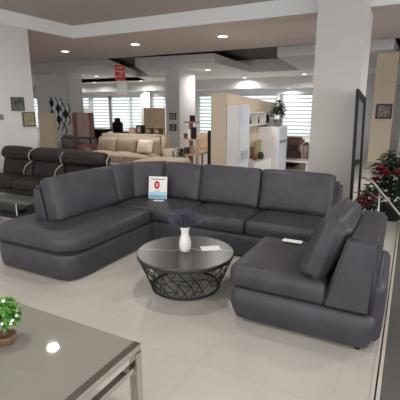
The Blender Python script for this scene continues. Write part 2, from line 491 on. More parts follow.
M = Matrix.Translation((-.42, 2.85, .635)) @ Matrix.Rotation(math.radians(-90), 4, 'Z') @ Matrix.Rotation(math.radians(-23), 4, 'X')
finish(soft_box(.69, .18, .46, .06, (.012, .035, .015), M, 14, wob=.005), 'back_cushion', LEATHER, CH, True)
for x, y, mm in ((-.97, 2.52, CHROME), (-.16, 2.53, BLACKM), (-.95, 3.18, CHROME), (-.2, 3.18, BLACKM)):
    finish(lathe(x, y, [(.02, 0), (.02, .06)], 14), 'foot', mm, CH)
t = B(-.86, -.70, 3.10, 3.17, .455, .457, M=None)
o = finish(t, 'price_card', PAPER); tag(o, 'white paper price card lying on the armless chair seat', 'card')

# ------------------------------------------------------------------ round coffee table
TX, TY, TZ = -1.63, 2.82, .325
CT = thing('coffee_table', 'round black marble coffee table on a black openwork metal basket base', 'coffee table', (TX, TY, 0))
finish(lathe(TX, TY, [(.413, TZ-.022), (.42, TZ-.018), (.42, TZ-.003), (.417, TZ)], 72), 'tabletop', MARBLE, CT)
def ring(bm, r, z, rad, n=64):
    pr = None; first = None
    for i in range(n+1):
        a = 2*PI*i/n
        if i == n: cur = first
        else: cur = [bm.verts.new((TX+(r+rad*math.cos(b))*math.cos(a), TY+(r+rad*math.cos(b))*math.sin(a), z+rad*math.sin(b))) for b in (0, PI/3, 2*PI/3, PI, 4*PI/3, 5*PI/3)]
        if pr:
            for q in range(6): bm.faces.new((pr[q], pr[(q+1) % 6], cur[(q+1) % 6], cur[q]))
        else: first = cur
        pr = cur
bm = bmesh.new(); ring(bm, .412, TZ-.030, .009); finish(bm, 'top_rim', BLACKM, CT, True)
bm = bmesh.new(); ring(bm, .295, .012, .010); finish(bm, 'base_ring', BLACKM, CT, True)
bm = bmesh.new()
rows, cols = 4, 26; P = {}
rnd = random.Random(3)
for i in range(rows+1):
    for j in range(cols):
        edge = i in (0, rows)
        a = 2*PI*(j+.5*(i % 2)+(0 if edge else rnd.uniform(-.28, .28)))/cols
        v = i/rows+(0 if edge else rnd.uniform(-.08, .08))
        rr = .295+(.412-.295)*v; z = .012+(TZ-.045)*v
        P[i, j] = (TX+rr*math.cos(a), TY+rr*math.sin(a), z)
for i in range(rows+1):
    for j in range(cols):
        if 0 < i < rows and rnd.random() < .6: tube(bm, [P[i, j], P[i, (j+1) % cols]], .004, 4)
        if i < rows:
            q = j if i % 2 == 0 else (j+1) % cols
            if rnd.random() < .9: tube(bm, [P[i, j], P[i+1, q]], .004, 4)
            q2 = (j-1) % cols if i % 2 == 0 else j
            if rnd.random() < .85: tube(bm, [P[i, j], P[i+1, q2]], .004, 4)
finish(bm, 'lattice', BLACKM, CT)

VX, VY = -1.63, 2.815
vz = TZ
o = finish(lathe(VX, VY, [(.036, vz), (.043, vz+.006), (.052, vz+.04), (.053, vz+.075), (.046, vz+.115), (.035, vz+.15), (.033, vz+.175), (.040, vz+.205), (.043, vz+.222), (.040, vz+.222), (.031, vz+.18), (.029, vz+.15)], 32), 'vase', CERAMIC, smooth=True)
tag(o, 'slim waisted white ceramic vase on the round black marble table', 'vase')
LV = thing('lavender_bouquet', 'spreading bunch of grey violet lavender standing in the white vase', 'flowers', (VX, VY, vz+.16))
bs = bmesh.new(); bb = bmesh.new(); rnd = random.Random(5)
for i in range(90):
    a = rnd.uniform(0, 2*PI); s = rnd.uniform(.02, 1)**.6; tilt = s*1.12
    L_ = rnd.uniform(.10, .175)
    d = Vector((math.cos(a)*math.sin(tilt), math.sin(a)*math.sin(tilt), math.cos(tilt)))
    b0 = Vector((VX+math.cos(a)*.012*s, VY+math.sin(a)*.012*s, vz+.16)); b1 = Vector((VX+math.cos(a)*.022*s, VY+math.sin(a)*.022*s, vz+.22))
    tip = b1+d*L_+Vector((0, 0, -.03*s))
    mid = b1+d*L_*.5
    tube(bs, [b0, b1, mid, tip], .0016, 3)
    for q in range(9):
        f = .45+.55*q/8; c = b1+(tip-b1)*f
        for w in range(2):
            e = rnd.uniform(0, 2*PI)
            leaf(bb, c, (math.cos(e)*.8+d.x, math.sin(e)*.8+d.y, .4+d.z), .016, .010, 0)
finish(bs, 'stem', LAVSTEM, LV); finish(bb, 'blossom', LAVENDER, LV)
M = Matrix.Translation((-1.467, 2.98, TZ)) @ Matrix.Rotation(math.radians(38), 4, 'Z')
o = finish(B(-.085, .085, -.055, .055, 0, .002, M=M), 'paper_card', PAPER); tag(o, 'white paper card lying on the black marble table top', 'card')

# ------------------------------------------------------------------ price sign on the corner seat
SG = thing('price_sign', 'upright white and blue price sign with a red figure on the corner seat', 'sign', (-2.70, 3.98, .435))
M = Matrix.Translation((-2.695, 3.98, .437)) @ Matrix.Rotation(math.radians(16), 4, 'Z') @ Matrix.Rotation(math.radians(-10), 4, 'X')
w2, hh = .118, .275
finish(B(-w2, w2, 0, .003, 0, hh, M=M), 'panel', PAPER, SG)
bm = bmesh.new(); box(bm, -w2+.006, w2-.006, -.001, .0, .006, .045, M=M); finish(bm, 'print_band', PBLUE, SG)
bm = bmesh.new(); box(bm, -w2+.006, w2-.006, -.001, .0, .045, .085, M=M); finish(bm, 'print_band', PBLUE2, SG)
bm = bmesh.new(); box(bm, -w2+.03, w2-.03, -.001, .0, hh-.038, hh-.027, M=M); finish(bm, 'print_heading', PDARK, SG)
TM = M @ Matrix.Translation((0, -.001, 0)) @ Matrix.Rotation(PI/2, 4, 'X')
t = text_mesh('0', .125, 'print_figure', PRED, SG, TM @ Matrix.Translation((-.012, .165, 0)), .001, .007)
t = text_mesh(':', .08, 'print_mark', PRED, SG, TM @ Matrix.Translation((.045, .16, 0)))
bm = bmesh.new(); box(bm, -.04, .03, -.001, .0, .093, .101, M=M); finish(bm, 'print_line', PRED, SG)
M2 = Matrix.Translation((-2.62, 3.90, .437)) @ Matrix.Rotation(math.radians(15), 4, 'Z')
o = finish(B(-.07, .06, -.03, .03, 0, .002, M=M2), 'paper_slip', PAPER); tag(o, 'white paper slip lying in front of the upright price sign', 'paper')

# ------------------------------------------------------------------ glass table in the foreground
GX, GY, GZ = -1.035, 1.355, .45
GT = thing('glass_table', 'grey glass top table with a chrome frame in the near left corner', 'table', (GX-.5, GY-.35, 0))
finish(B(GX-1.264, GX-.037, GY-.75, GY-.001, GZ-.012, GZ, bev=.002), 'tabletop', GREYT, GT)
def bar(x0, x1, y0, y1, z0, z1, name): return finish(B(x0, x1, y0, y1, z0, z1, bev=.002), name, CHROME, GT)
bar(GX-.036, GX, GY-.75, GY, GZ-.035, GZ+.001, 'frame_rail')
bar(GX-1.3, GX-1.264, GY-.75, GY, GZ-.035, GZ+.001, 'frame_rail')
bar(GX-1.264, GX-.036, GY-.03, GY-.002, GZ-.04, GZ-.013, 'frame_rail')
bar(GX-.042, GX-.008, GY-.75, GY-.045, GZ-.135, GZ-.105, 'frame_rail')
for lx in (GX-.042, GX-1.302):
    for ly in (GY-.045, GY-.75): finish(B(lx, lx+.045, ly, ly+.048, 0, GZ-.036, bev=.004), 'leg', CHROME, GT)

BO = thing('bonsai', 'small flowering bonsai in a brown pot on the grey glass table', 'plant', (-1.607, 1.058, GZ))
bx, by = -1.607, 1.058
finish(lathe(bx, by, [(.030, GZ), (.040, GZ+.008), (.047, GZ+.03), (.049, GZ+.045), (.043, GZ+.045), (.041, GZ+.038)], 28), 'pot', TERRA, BO, True)
bm = bmesh.new(); tube(bm, [(bx, by, GZ+.036), (bx+.006, by+.004, GZ+.07), (bx-.006, by, GZ+.10), (bx+.004, by, GZ+.135)], .010, 8, .005)
for d in ((.05, .02, .05), (-.05, .01, .05), (0, -.05, .06), (.03, .05, .07)): tube(bm, [(bx, by, GZ+.10), (bx+d[0], by+d[1], GZ+.10+d[2])], .004, 5, .002)
finish(bm, 'trunk', BARK, BO)
bl = bmesh.new(); bf = bmesh.new(); rnd = random.Random(11)
for i in range(240):
    a = rnd.uniform(0, 2*PI); e = rnd.uniform(-.7, 1.5); r = rnd.uniform(.45, 1)
    c = Vector((bx+math.cos(a)*math.cos(e)*.062*r, by+math.sin(a)*math.cos(e)*.062*r, GZ+.145+math.sin(e)*.065*r))
    leaf(bl, c, (math.cos(a), math.sin(a), rnd.uniform(-.4, .8)), rnd.uniform(.03, .048), .022)
for i in range(12):
    a = rnd.uniform(0, 2*PI); e = rnd.uniform(-.4, 1.4)
    c = (bx+math.cos(a)*math.cos(e)*.075, by+math.sin(a)*math.cos(e)*.075, GZ+.15+math.sin(e)*.07)
    bmesh.ops.create_icosphere(bf, subdivisions=1, radius=.009, matrix=Matrix.Translation(c))
finish(bl, 'foliage', LEAF, BO); finish(bf, 'blossom', BLOSSOM, BO)

# ------------------------------------------------------------------ brown recliner sofa on the left
BR = thing('recliner_sofa', 'dark brown leather sofa with three headrests and pale piping by the left wall', 'sofa', (-4.9, 4.3, 0))
xs = [-6.27, -5.51, -4.79, -3.86]
finish(B(-6.30, -3.88, 4.12, 4.85, .16, .30, bev=.03), 'base', BROWN, BR, True)
for i in range(3):
    a, b = xs[i]+.008, xs[i+1]-.008; c = (a+b)/2; w = b-a
    finish(soft_box(w, .66, .16, .06, (0, .01, .02), Matrix.Translation((c, 4.34, .35)), 10), 'seat_cushion', BROWN, BR, True)
    M = Matrix.Translation((c, 4.56, .535)) @ Matrix.Rotation(math.radians(-14), 4, 'X')
    finish(soft_box(w, .22, .36, .07, (0, .03, .0), M, 10), 'backrest', BROWN, BR, True)
    M = Matrix.Translation((c, 4.53+(.0, .0, -.06)[i],   .78)) @ Matrix.Rotation(math.radians(-34-(0, 0, 8)[i]), 4, 'X')
    finish(soft_box(w-.012, .19, .21, .08, (.0, .02, .02), M, 10), 'headrest', BROWN, BR, True)
for i in (1, 2, 3):
    x = xs[i]
    bm = bmesh.new(); tube(bm, [(x, 4.46, .665), (x, 4.415, .715), (x, 4.42, .78), (x, 4.47, .845), (x, 4.54, .873)], .007, 6); finish(bm, 'piping', PIPEW, BR, True)
    if i < 3:
        bm = bmesh.new(); tube(bm, [(x-.135, 4.40, .42), (x-.13, 4.395, .50), (x-.10, 4.41, .58), (x-.05, 4.43, .63), (x, 4.46, .665)], .007, 6); finish(bm, 'piping', PIPEW, BR, True)
for x in (-6.15, -4.05):
    for y in (4.22, 4.75): finish(lathe(x, y, [(.02, 0), (.02, .17)], 12), 'foot', CHROME, BR)

# small glass side table at the left edge
ST = thing('glass_side_table', 'low glass side table with chrome posts and black shelf before the brown sofa', 'side table', (-4.5, 3.2, 0))
finish(B(-5.0, -3.96, 2.95, 3.45, .42, .43), 'tabletop', CLEAR, ST)
finish(B(-4.98, -3.98, 2.97, 3.43, .25, .275, bev=.004), 'shelf', BLACK, ST)
for x in (-4.06, -4.9):
    for y in (3.02, 3.38): finish(lathe(x, y, [(.018, 0), (.018, .42)], 14), 'leg', CHROME, ST)
o = finish(B(-4.0, -3.86+.0, 3.1, 3.3, .275, .40, bev=.01), 'black_box', BLACK); tag(o, 'small black box on the shelf of the low glass side table', 'box')
o = finish(B(-4.42, -4.14, 3.05, 3.3, .275, .315, bev=.006), 'black_tray', BLACK); tag(o, 'flat black tray on the low glass side table shelf', 'tray')

# pictures on the left wall
def framed(name, label, x0, x1, y0, y1, z0, z1, art, axis, frame=PICF, fw=.025, mount=0):
    """axis 'x': hangs on a +X face at x0; 'y': hangs on a -Y face at y1"""
    r = thing(name, label, 'picture', ((x0+x1)/2, (y0+y1)/2, z0))
    bm = bmesh.new()
    if axis == 'x':
        box(bm, x0, x1, y0, y0+fw, z0, z1); box(bm, x0, x1, y1-fw, y1, z0, z1); box(bm, x0, x1, y0+fw, y1-fw, z0, z0+fw); box(bm, x0, x1, y0+fw, y1-fw, z1-fw, z1)
        finish(bm, 'picture_frame', frame, r)
        finish(B(x0, x0+.012, y0+fw, y1-fw, z0+fw, z1-fw), 'canvas', art, r)
    else:
        box(bm, x0, x0+fw, y0, y1, z0, z1); box(bm, x1-fw, x1, y0, y1, z0, z1); box(bm, x0+fw, x1-fw, y0, y1, z0, z0+fw); box(bm, x0+fw, x1-fw, y0, y1, z1-fw, z1)
        finish(bm, 'picture_frame', frame, r)
        if mount:
            finish(B(x0+fw, x1-fw, y1-.012, y1, z0+fw, z1-fw), 'mount', MAT_W, r)
            finish(B(x0+fw+mount, x1-fw-mount, y1-.016, y1-.011, z0+fw+mount, z1-fw-mount), 'canvas', art, r)
        else: finish(B(x0+fw, x1-fw, y1-.012, y1, z0+fw, z1-fw), 'canvas', art, r)
    return r
framed('framed_picture', 'small dark landscape picture, upper one on the left white wall', FX, FX+.025, 4.92, 5.19, 1.475, 1.72, PIC1, 'x')
framed('framed_picture', 'pale ochre picture in bronze frame, lower one at the left wall edge', FX, FX+.025, 5.13, 5.41, 1.18, 1.45, PIC2, 'x')
o = finish(B(FX, FX+.012, 4.66, 4.74, 1.32, 1.42, bev=.003), 'light_switch', GREY); tag(o, 'small grey light switch on the left white wall', 'switch')

# ------------------------------------------------------------------ mirror leaning by the right column
MR = thing('standing_mirror', 'tall black framed mirror leaning on the side of the big column', 'mirror', (-.66, 6.4, 0))
Mm = Matrix.Translation((-.665, 5.62, 0)) @ Matrix.Rotation(math.radians(-10), 4, 'X') 
Mm = Matrix.Translation((-.640, 5.60, .09)) @ Matrix.Rotation(math.radians(-2.2), 4, 'Y') @ Matrix.Rotation(math.radians(-6), 4, 'X')
W_, H_, f_ = 1.02, 1.70, .085
bm = bmesh.new()
box(bm, 0, .035, 0, f_, 0, H_, M=Mm); box(bm, 0, .035, W_-f_, W_, 0, H_, M=Mm); box(bm, 0, .035, f_, W_-f_, 0, f_, M=Mm); box(bm, 0, .035, f_, W_-f_, H_-f_, H_, M=Mm)
finish(bm, 'mirror_frame', BLACK, MR)
bm = bmesh.new(); box(bm, .005, .02, f_, W_-f_, f_, H_-f_, M=Mm); finish(bm, 'mirror_pane', MIRROR, MR)
# picture on the beige column
framed('framed_picture', 'dark brown framed still life picture on the beige column by the flowers', -.93, -.52, 12.28, 12.3, 1.22, 1.625, BWPIC, 'y', frame=mat('dark_brown_frame', (52, 38, 34), .5), fw=.05)
framed('framed_picture', 'black framed picture, upper of the pair on the middle white column', -8.40, -8.10, 13.375, 13.4, 1.06, 1.31, BWPIC, 'y', frame=BLACK, fw=.045, mount=.03)
framed('framed_picture', 'black framed picture, lower of the pair on the middle white column', -8.40, -8.10, 13.375, 13.4, .63, .88, BWPIC, 'y', frame=BLACK, fw=.045, mount=.03)

# ------------------------------------------------------------------ stair rail and red flowers on the right
RL = thing('stair_handrail', 'steel handrail with a bend sloping down beside the red flowers', 'handrail', (-.25, 5.0, 0))
bm = bmesh.new(); tube(bm, [(-.47, 5.06, .715), (-.43, 5.03, .722), (-.36, 5.0, .705), (-.32, 4.99, .675), (-.02, 4.97, .345), (.28, 4.95, .03)], .014, 10); finish(bm, 'rail', STEEL, RL, True)
for x, zt in ((-.245, .585), (.05, .27)):
    bm = bmesh.new(); tube(bm, [(x, 5.0, 0), (x, 5.0, zt)], .011, 10); finish(bm, 'post', STEEL, RL, True)

def flower(bm, c, r, rnd):
    for lay in range(3):
        n = 6-lay
        for q in range(n):
            a = 2*PI*(q+.5*lay)/n+rnd.uniform(-.2, .2)
            leaf(bm, c, (math.cos(a), math.sin(a)-.5, .35+.5*lay), r*(1-.18*lay), r*.85, .3)
def red_plant(label, x, y, zp, spots, w, zc, rz, n, seed):
    rnd = random.Random(seed)
    r = thing('flowering_plant', label, 'plant', (x, y, 0), None)
    finish(lathe(x, y, [(.11, 0), (.13, .02), (.16, zp-.02), (.165, zp), (.14, zp), (.13, zp-.03)], 24), 'pot', BLACK, r, True)
    bs, bl = bmesh.new(), bmesh.new()
    for i in range(26):
        a = rnd.uniform(0, 2*PI); s = rnd.uniform(.3, 1)
        tube(bs, [(x, y, zp-.03), (x+math.cos(a)*w*.3*s, y+math.sin(a)*w*.2*s, zc-.1), (x+math.cos(a)*w*.8*s, y+math.sin(a)*w*.5*s, zc+rnd.uniform(-.5, .9)*rz)], .005, 4)
    for i in range(n):
        a = rnd.uniform(0, 2*PI); e = rnd.uniform(-1.3, 1.5); q = rnd.uniform(.3, 1)
        c = (x+math.cos(a)*math.cos(e)*w*q, y+math.sin(a)*math.cos(e)*w*.6*q, zc+math.sin(e)*rz*q)
        leaf(bl, c, (math.cos(a), math.sin(a), rnd.uniform(-.5, .7)), rnd.uniform(.07, .12), .065)
    finish(bs, 'stem', LEAFD, r); finish(bl, 'foliage', LEAFD, r)
    for s in spots:
        bf = bmesh.new(); flower(bf, Vector(s[:3]), s[3], rnd); finish(bf, 'flower', PETAL, r)
red_plant('red flowering plant with dark leaves, larger one right of the handrail bend', -.13, 6.0, .22,
          [(-.30, 5.70, .74, .10), (-.24, 5.68, .69, .09), (-.10, 5.70, .70, .08), (-.03, 5.72, .68, .09), (-.33, 5.70, .60, .07), (.02, 5.72, .55, .07)], .33, .60, .36, 760, 21)
red_plant('red flowering plant, smaller lower one beside the standing mirror', -.38, 5.42, .16,
          [(-.46, 5.24, .42, .07), (-.40, 5.22, .36, .07), (-.33, 5.24, .44, .06)], .15, .38, .2, 150, 22)

# ------------------------------------------------------------------ background furniture: beige sofa and its neighbours
BS = thing('beige_sofa', 'beige corner sofa with crumpled covers below the middle windows', 'sofa', (-6.2, 7.7, 0))
finish(B(-7.1, -5.25, 7.95, 8.25, .0, .885, bev=.03), 'back_frame', BEIGEF2, BS, True)
finish(B(-7.1, -5.2, 7.25, 8.0, .04, .26, bev=.03), 'base', BEIGEF, BS, True)
for i in range(3):
    a = -7.08+.615*i
    finish(soft_box(.61, .75, .2, .06, (0, .0, .03), Matrix.Translation((a+.31, 7.6, .36)), 8), 'seat_cushion', BEIGEF, BS, True)
    finish(soft_box(.58, .2, .38, .07, (0, .05, .02), Matrix.Translation((a+.31, 7.84, .60)) @ Matrix.Rotation(math.radians(-12), 4, 'X'), 8, wob=.012), 'back_cushion', BEIGEF, BS, True)
finish(soft_box(1.0, .95, .24, .07, (0, 0, .03), Matrix.Translation((-4.78, 7.27, .30)), 8), 'chaise_cushion', BEIGEF, BS, True)
finish(B(-5.24, -4.86, 7.9, 8.2, .0, .57, bev=.04), 'side_section', BEIGEF2, BS, True)
M = Matrix.Translation((-5.42, 7.54, .65)) @ Matrix.Rotation(math.radians(-18), 4, 'X')
o = finish(soft_box(.38, .13, .3, .05, (0, .04, 0), M, 8), 'throw_pillow', PILLOWC, smooth=True); tag(o, 'square cream throw pillow on the beige sofa', 'pillow')
for x, c, lab in ((-6.86, GREYBR, 'greyish box'), (-6.62, BROWNIT, 'dark brown box'), (-6.31, WOOD, 'brown box'), (-6.10+.06, WOOD, 'end brown box')):
    pass
SH = thing('console_shelf', 'low beige wood console behind the beige sofa', 'console', (-6.5, 9.3, 0))
finish(B(-7.2, -5.95, 9.1, 9.5, .76, .80, bev=.005), 'top', OAK, SH)
for x in (-7.18, -6.0): finish(B(x, x+.04, 9.12, 9.48, 0, .76), 'side_panel', OAK, SH)
finish(B(-7.14, -6.0, 9.45, 9.48, .05, .76), 'back_panel', OAK, SH)
for i, (x, c, h, lab) in enumerate(((-7.03, GREYBR, .17, 'grey brown box, leftmost on the console behind the beige sofa'), (-6.78, BLACK, .24, 'dark upright box, second on the console behind the beige sofa'),
                                    (-6.48, BROWNIT, .17, 'brown box, third on the console behind the beige sofa'), (-6.19, BROWNIT, .17, 'brown box, rightmost on the console behind the beige sofa'))):
    r = thing('storage_box', lab, 'box', (x, 9.25, .80), 'boxes on the console')
    finish(B(x-.10, x+.10, 9.17, 9.35, .80, .80+h, bev=.008), 'body', c, r)
    finish(B(x-.06, x+.06, 9.165, 9.171, .84, .80+h-.04), 'front_panel', PIC2 if i else OAK, r)
# floral ornament at the sofa's right end
r = thing('side_plant', 'small dark leafy plant in a grey pot at the beige sofa end', 'plant', (-4.68, 7.93, 0))
finish(lathe(-4.68, 7.93, [(.10, 0), (.12, .3), (.13, .42), (.10, .42)], 20), 'pot', GREY, r, True)
bm = bmesh.new(); rnd = random.Random(4)
for i in range(60):
    a = rnd.uniform(0, 2*PI); leaf(bm, (-4.68, 7.93, rnd.uniform(.42, .56)), (math.cos(a), math.sin(a), rnd.uniform(.1, 1)), .13, .05)
finish(bm, 'foliage', LEAFD, r)

# display stand with small things beside the column
DS = thing('display_stand', 'slim pale wood display stand with three shelves beside the middle column', 'shelf', (-4.55, 8.3, 0))
finish(B(-4.64, -4.58, 8.25, 8.33, 0, 1.18), 'post', WOOD, DS)
for z, a, b in ((.42, -4.78, -4.42), (.78, -4.80, -4.42), (1.18, -4.74, -4.46)): finish(B(a, b, 8.15, 8.45, z, z+.03), 'shelf_board', OAK if z < 1 else WOOD, DS)
finish(B(-4.46, -4.42, 8.27, 8.33, 0, .78), 'post', OAK, DS)
for x, y, z, w, h, m_, lab in ((-4.58, 8.3, 1.211, .10, .14, BLACK, 'black box on the top board of the display stand'), (-4.70, 8.24, .811, .11, .12, BROWNIT, 'brown box on the middle board of the display stand'),
                               (-4.49, 8.22, .811, .09, .27, BLACK, 'tall black box on the middle board of the display stand'), (-4.71, 8.25, .451, .11, .15, BROWNIT, 'brown box on the lowest board of the display stand'),
                               (-4.60, 8.19, .811, .06, .22, PAPER, 'white card box on the middle board of the display stand'), (-4.515, 8.20, .452, .09, .2, GREYBR, 'greyish box on the lowest board of the display stand')):
    o = finish(B(x-w/2, x+w/2, y-w/2, y+w/2, z, z+h, bev=.006), 'display_box', m_); tag(o, lab, 'box', 'boxes on the display stand')
# wooden chair and black slab
WC = thing('wooden_chair', 'light brown wooden chair between display stand and beige partition', 'chair', (-4.66, 8.9, 0))
finish(soft_box(.44, .44, .06, .025, (0, 0, .01), Matrix.Translation((-4.66, 8.8, .44)), 6), 'seat', BEIGEF, WC, True)
finish(soft_box(.44, .05, .42, .025, (0, 0, .03), Matrix.Translation((-4.66, 9.03, .68)), 8), 'backrest', OAK, WC, True)
for x in (-4.84, -4.48):
    for y in (8.62, 9.0): finish(B(x-.02, x+.02, y-.02, y+.02, 0, .42), 'leg', WOOD, WC)
o = finish(B(-3.74, -3.63, 7.42, 7.56, 0, 1.06, bev=.01), 'speaker', BLACK); tag(o, 'tall narrow black speaker standing against the beige partition', 'speaker')

# white cabinet on the partition, wall shelf, second cabinet with plant
C1 = thing('tall_cabinet', 'tall white cabinet with glossy glazed doors against the beige partition', 'cabinet', (-2.98, 7.25, 0))
finish(B(-3.115, -2.86, 7.0, 7.5, 0, 1.58, bev=.006), 'body', WHITEL, C1)
d = finish(B(-2.86, -2.84, 7.01, 7.49, .04, 1.56, bev=.003), 'door', mat('pale_blue_gloss', (214, 222, 230), .12), C1)
finish(B(-2.84, -2.825, 7.05, 7.20, 1.25, 1.42), 'door_panel', MATS['pale_blue_gloss'], d); finish(B(-2.84, -2.825, 7.08, 7.42, .55, .72), 'door_panel', mat('grey_door_panel', (176, 180, 184), .3), d)
WS = thing('wall_shelf', 'white open wall shelf of three bays on the beige partition', 'shelf', (-3.0, 8.8, 1.16))
finish(B(-3.12, -2.95, 7.72, 9.45, 1.155, 1.185), 'shelf_board', WHITEL, WS); finish(B(-3.12, -2.95, 7.72, 9.45, 1.41, 1.44), 'shelf_board', WHITEL, WS)
for y in (7.72, 8.25, 8.80, 9.42): finish(B(-3.12, -2.95, y, y+.03, 1.185, 1.41), 'divider', WHITEL, WS)
for y, h, lab in ((7.98, .16, 'dark ornament in the nearest bay of the white wall shelf'), (8.5, .14, 'dark ornament in the middle bay of the white wall shelf'), (9.18, .18, 'dark ornament in the farthest bay of the white wall shelf')):
    o = finish(lathe(-3.04, y, [(.03, 1.185), (.05, 1.185+h*.4), (.03, 1.185+h*.7), (.035, 1.185+h)], 16), 'ornament', BLACK, smooth=True); tag(o, lab, 'ornament', 'ornaments on the wall shelf')
C2 = thing('white_cabinet', 'lower white cabinet with a leafy plant standing on it', 'cabinet', (-2.85, 9.0, 0))
finish(B(-3.115, -2.62, 8.72, 9.4, 0, 1.11, bev=.006), 'body', WHITEL, C2)
finish(B(-2.62, -2.60, 8.74, 9.38, .05, 1.09, bev=.003), 'door', MATS['pale_blue_gloss'], C2)
finish(B(-2.60, -2.585, 8.78, 9.3, .75, .80), 'handle', GREY, C2)
CP = thing('potted_plant', 'bushy dark green plant standing on the lower white cabinet', 'plant', (-2.72, 8.95, 1.11))
finish(lathe(-2.72, 8.95, [(.06, 1.11), (.08, 1.13), (.09, 1.27), (.075, 1.27)], 20), 'pot', GREY, CP, True)
bm = bmesh.new(); rnd = random.Random(9)
for i in range(360):
    a = rnd.uniform(0, 2*PI); e = rnd.uniform(-.6, 1.5); q = rnd.uniform(.2, 1)
    leaf(bm, (-2.71+math.cos(a)*math.cos(e)*.15*q, 8.95+math.sin(a)*math.cos(e)*.2*q, 1.43+math.sin(e)*.24*q), (math.cos(a), math.sin(a), rnd.uniform(-.3, .8)), .09, .045)
finish(bm, 'foliage', LEAFD, CP)
LC = thing('low_console', 'low white console with small items between the two white cabinets', 'console', (-2.95, 8.1, 0))
finish(B(-3.115, -2.75, 7.6, 8.68, .0, .42, bev=.006), 'body', WHITEL, LC); finish(B(-2.75, -2.735, 7.62, 8.66, .05, .38), 'door', WHITEL, LC)
o = finish(B(-3.0, -2.97, 8.25, 8.6, .42, .82, bev=.003), 'display_card', YELLOW); tag(o, 'yellow green display card on the low white console', 'card')
o = finish(lathe(-2.92, 8.1, [(.04, .42), (.06, .46), (.05, .52), (.03, .54)], 16), 'red_bowl', mat('dull_red_glaze', (122, 58, 50), .5), smooth=True); tag(o, 'small red bowl on the low white console', 'bowl')
o = finish(lathe(-2.88, 8.35, [(.05, .42), (.07, .50), (.05, .56), (.03, .58)], 16), 'green_bowl', LEAFD, smooth=True); tag(o, 'small dark green bowl on the low white console', 'bowl')

# group by the right-hand window
A1 = thing('maroon_armchair', 'dark maroon armchair by the right window', 'armchair', (-2.95, 10.6, 0))
finish(B(-3.28, -2.62, 10.3, 11.0, .0, .36, bev=.04), 'seat', MAROON, A1, True)
finish(B(-3.12, -2.56, 10.24, 10.36, .02, .50, bev=.04), 'side_panel', mat('dark_maroon_fabric', (58, 34, 38), .8), A1, True)
finish(B(-3.36, -3.2, 10.3, 11.0, .0, .44, bev=.05), 'armrest', MAROON, A1, True)
A2 = thing('grey_brown_sofa', 'grey brown fabric sofa behind the dark maroon armchair', 'sofa', (-3.0, 11.8, 0))
finish(B(-3.62, -2.72, 11.55, 11.8, .0, .70, bev=.07), 'backrest', GREYBR, A2, True)
finish(B(-3.62, -2.72, 11.1, 11.6, .0, .36, bev=.05), 'seat', GREYBR, A2, True)
finish(B(-2.74, -2.56, 11.05, 11.8, .0, .54, bev=.05), 'armrest', GREYBR, A2, True)
M = Matrix.Translation((-2.95, 11.42, .55)) @ Matrix.Rotation(math.radians(-18), 4, 'X')
o = finish(soft_box(.34, .10, .28, .04, (0, .03, 0), M, 8), 'throw_pillow', BROWNIT, smooth=True); tag(o, 'dark brown throw pillow on the grey brown sofa', 'pillow')
WT = thing('white_table', 'low white table before the dark maroon armchair', 'table', (-2.55, 9.9, 0))
finish(B(-3.05, -2.1, 9.7, 10.15, .20, .25, bev=.01), 'tabletop', WHITEL, WT)
for x in (-3.0, -2.2):
    for y in (9.75, 10.06): finish(B(x, x+.05, y, y+.05, 0, .20), 'leg', WHITEL, WT)

# left background: cream panel, lozenge mirror, second brown sofa, wardrobe, desk chair
o = thing('cream_partition', 'cream coloured panel beside the lozenge wall mirror', 'panel', (-11.6, 10.0, 0))
finish(B(-11.8, -11.05, 10.0, 10.12, .0, 1.33, bev=.01), 'panel', CREAM, o); finish(B(-11.85, -11.0, 9.9, 10.2, 0, .03), 'foot', CREAM, o)
LM = thing('lozenge_mirror', 'mirror ornament of black and silver lozenges on the grey column', 'mirror', (-13.6, 12.8, .3))
b1 = bmesh.new(); b2 = bmesh.new(); rnd = random.Random(2)
cells = [(0, 3), (1, 3), (2, 3), (0, 2), (1, 2), (2, 2), (3, 2), (1, 1), (2, 1), (3, 1), (1, 0), (2, 0), (2, -1), (2, 4), (1, 4), (0, 4), (3, 3)]
for i, j in cells:
    cx = -14.18+i*.27+(.15 if j % 2 else 0); cz = .76+j*.235
    pts = [(cx-.15, cz), (cx, cz-.25), (cx+.15, cz), (cx, cz+.25)]
    for bm, sc, y0, y1 in ((b2, 1.0, 12.82, 12.85), (b1, .80, 12.80, 12.82)):
        if sc < 1 and (i*7+j*5) % 10 < 3: continue
        pts = [(cx-.133*sc, cz), (cx, cz-.232*sc), (cx+.133*sc, cz), (cx, cz+.232*sc)]
        vs = [bm.verts.new((x, y0, z)) for x, z in pts]; ws = [bm.verts.new((x, y1, z)) for x, z in pts]
        bm.faces.new(ws); bm.faces.new(vs)
        for q in range(4): bm.faces.new((vs[q], ws[q], ws[(q+1) % 4], vs[(q+1) % 4]))
finish(b1, 'mirror_lozenge', mat('silver_mirror', (232, 234, 236), .35, metal=.35), LM); finish(b2, 'black_lozenge', BLACK, LM)
S2 = thing('red_brown_sofa', 'red brown leather sofa behind the headrests of the dark brown sofa', 'sofa', (-8.0, 8.3, 0))
finish(B(-8.75, -7.6, 8.1, 8.4, .0, .76, bev=.06), 'backrest', REDBROWN, S2, True)
finish(B(-8.75, -7.6, 7.5, 8.15, .05, .42, bev=.05), 'seat', REDBROWN, S2, True)
finish(B(-7.62, -7.35, 7.5, 8.4, .05, .58, bev=.06), 'armrest', mat('dark_red_leather', (82, 40, 40), .5), S2, True)
WR = thing('wardrobe', 'pinkish wood wardrobe with a brown open side below the small window', 'wardrobe', (-12.1, 12.7, 0))
finish(B(-12.72, -11.80, 12.55, 12.85, 0, 1.30, bev=.006), 'body', WOOD, WR)
for a, b in ((-12.44, -12.13), (-12.11, -11.81)): finish(B(a, b, 12.53, 12.55, .04, 1.28), 'door', PINKF, WR)
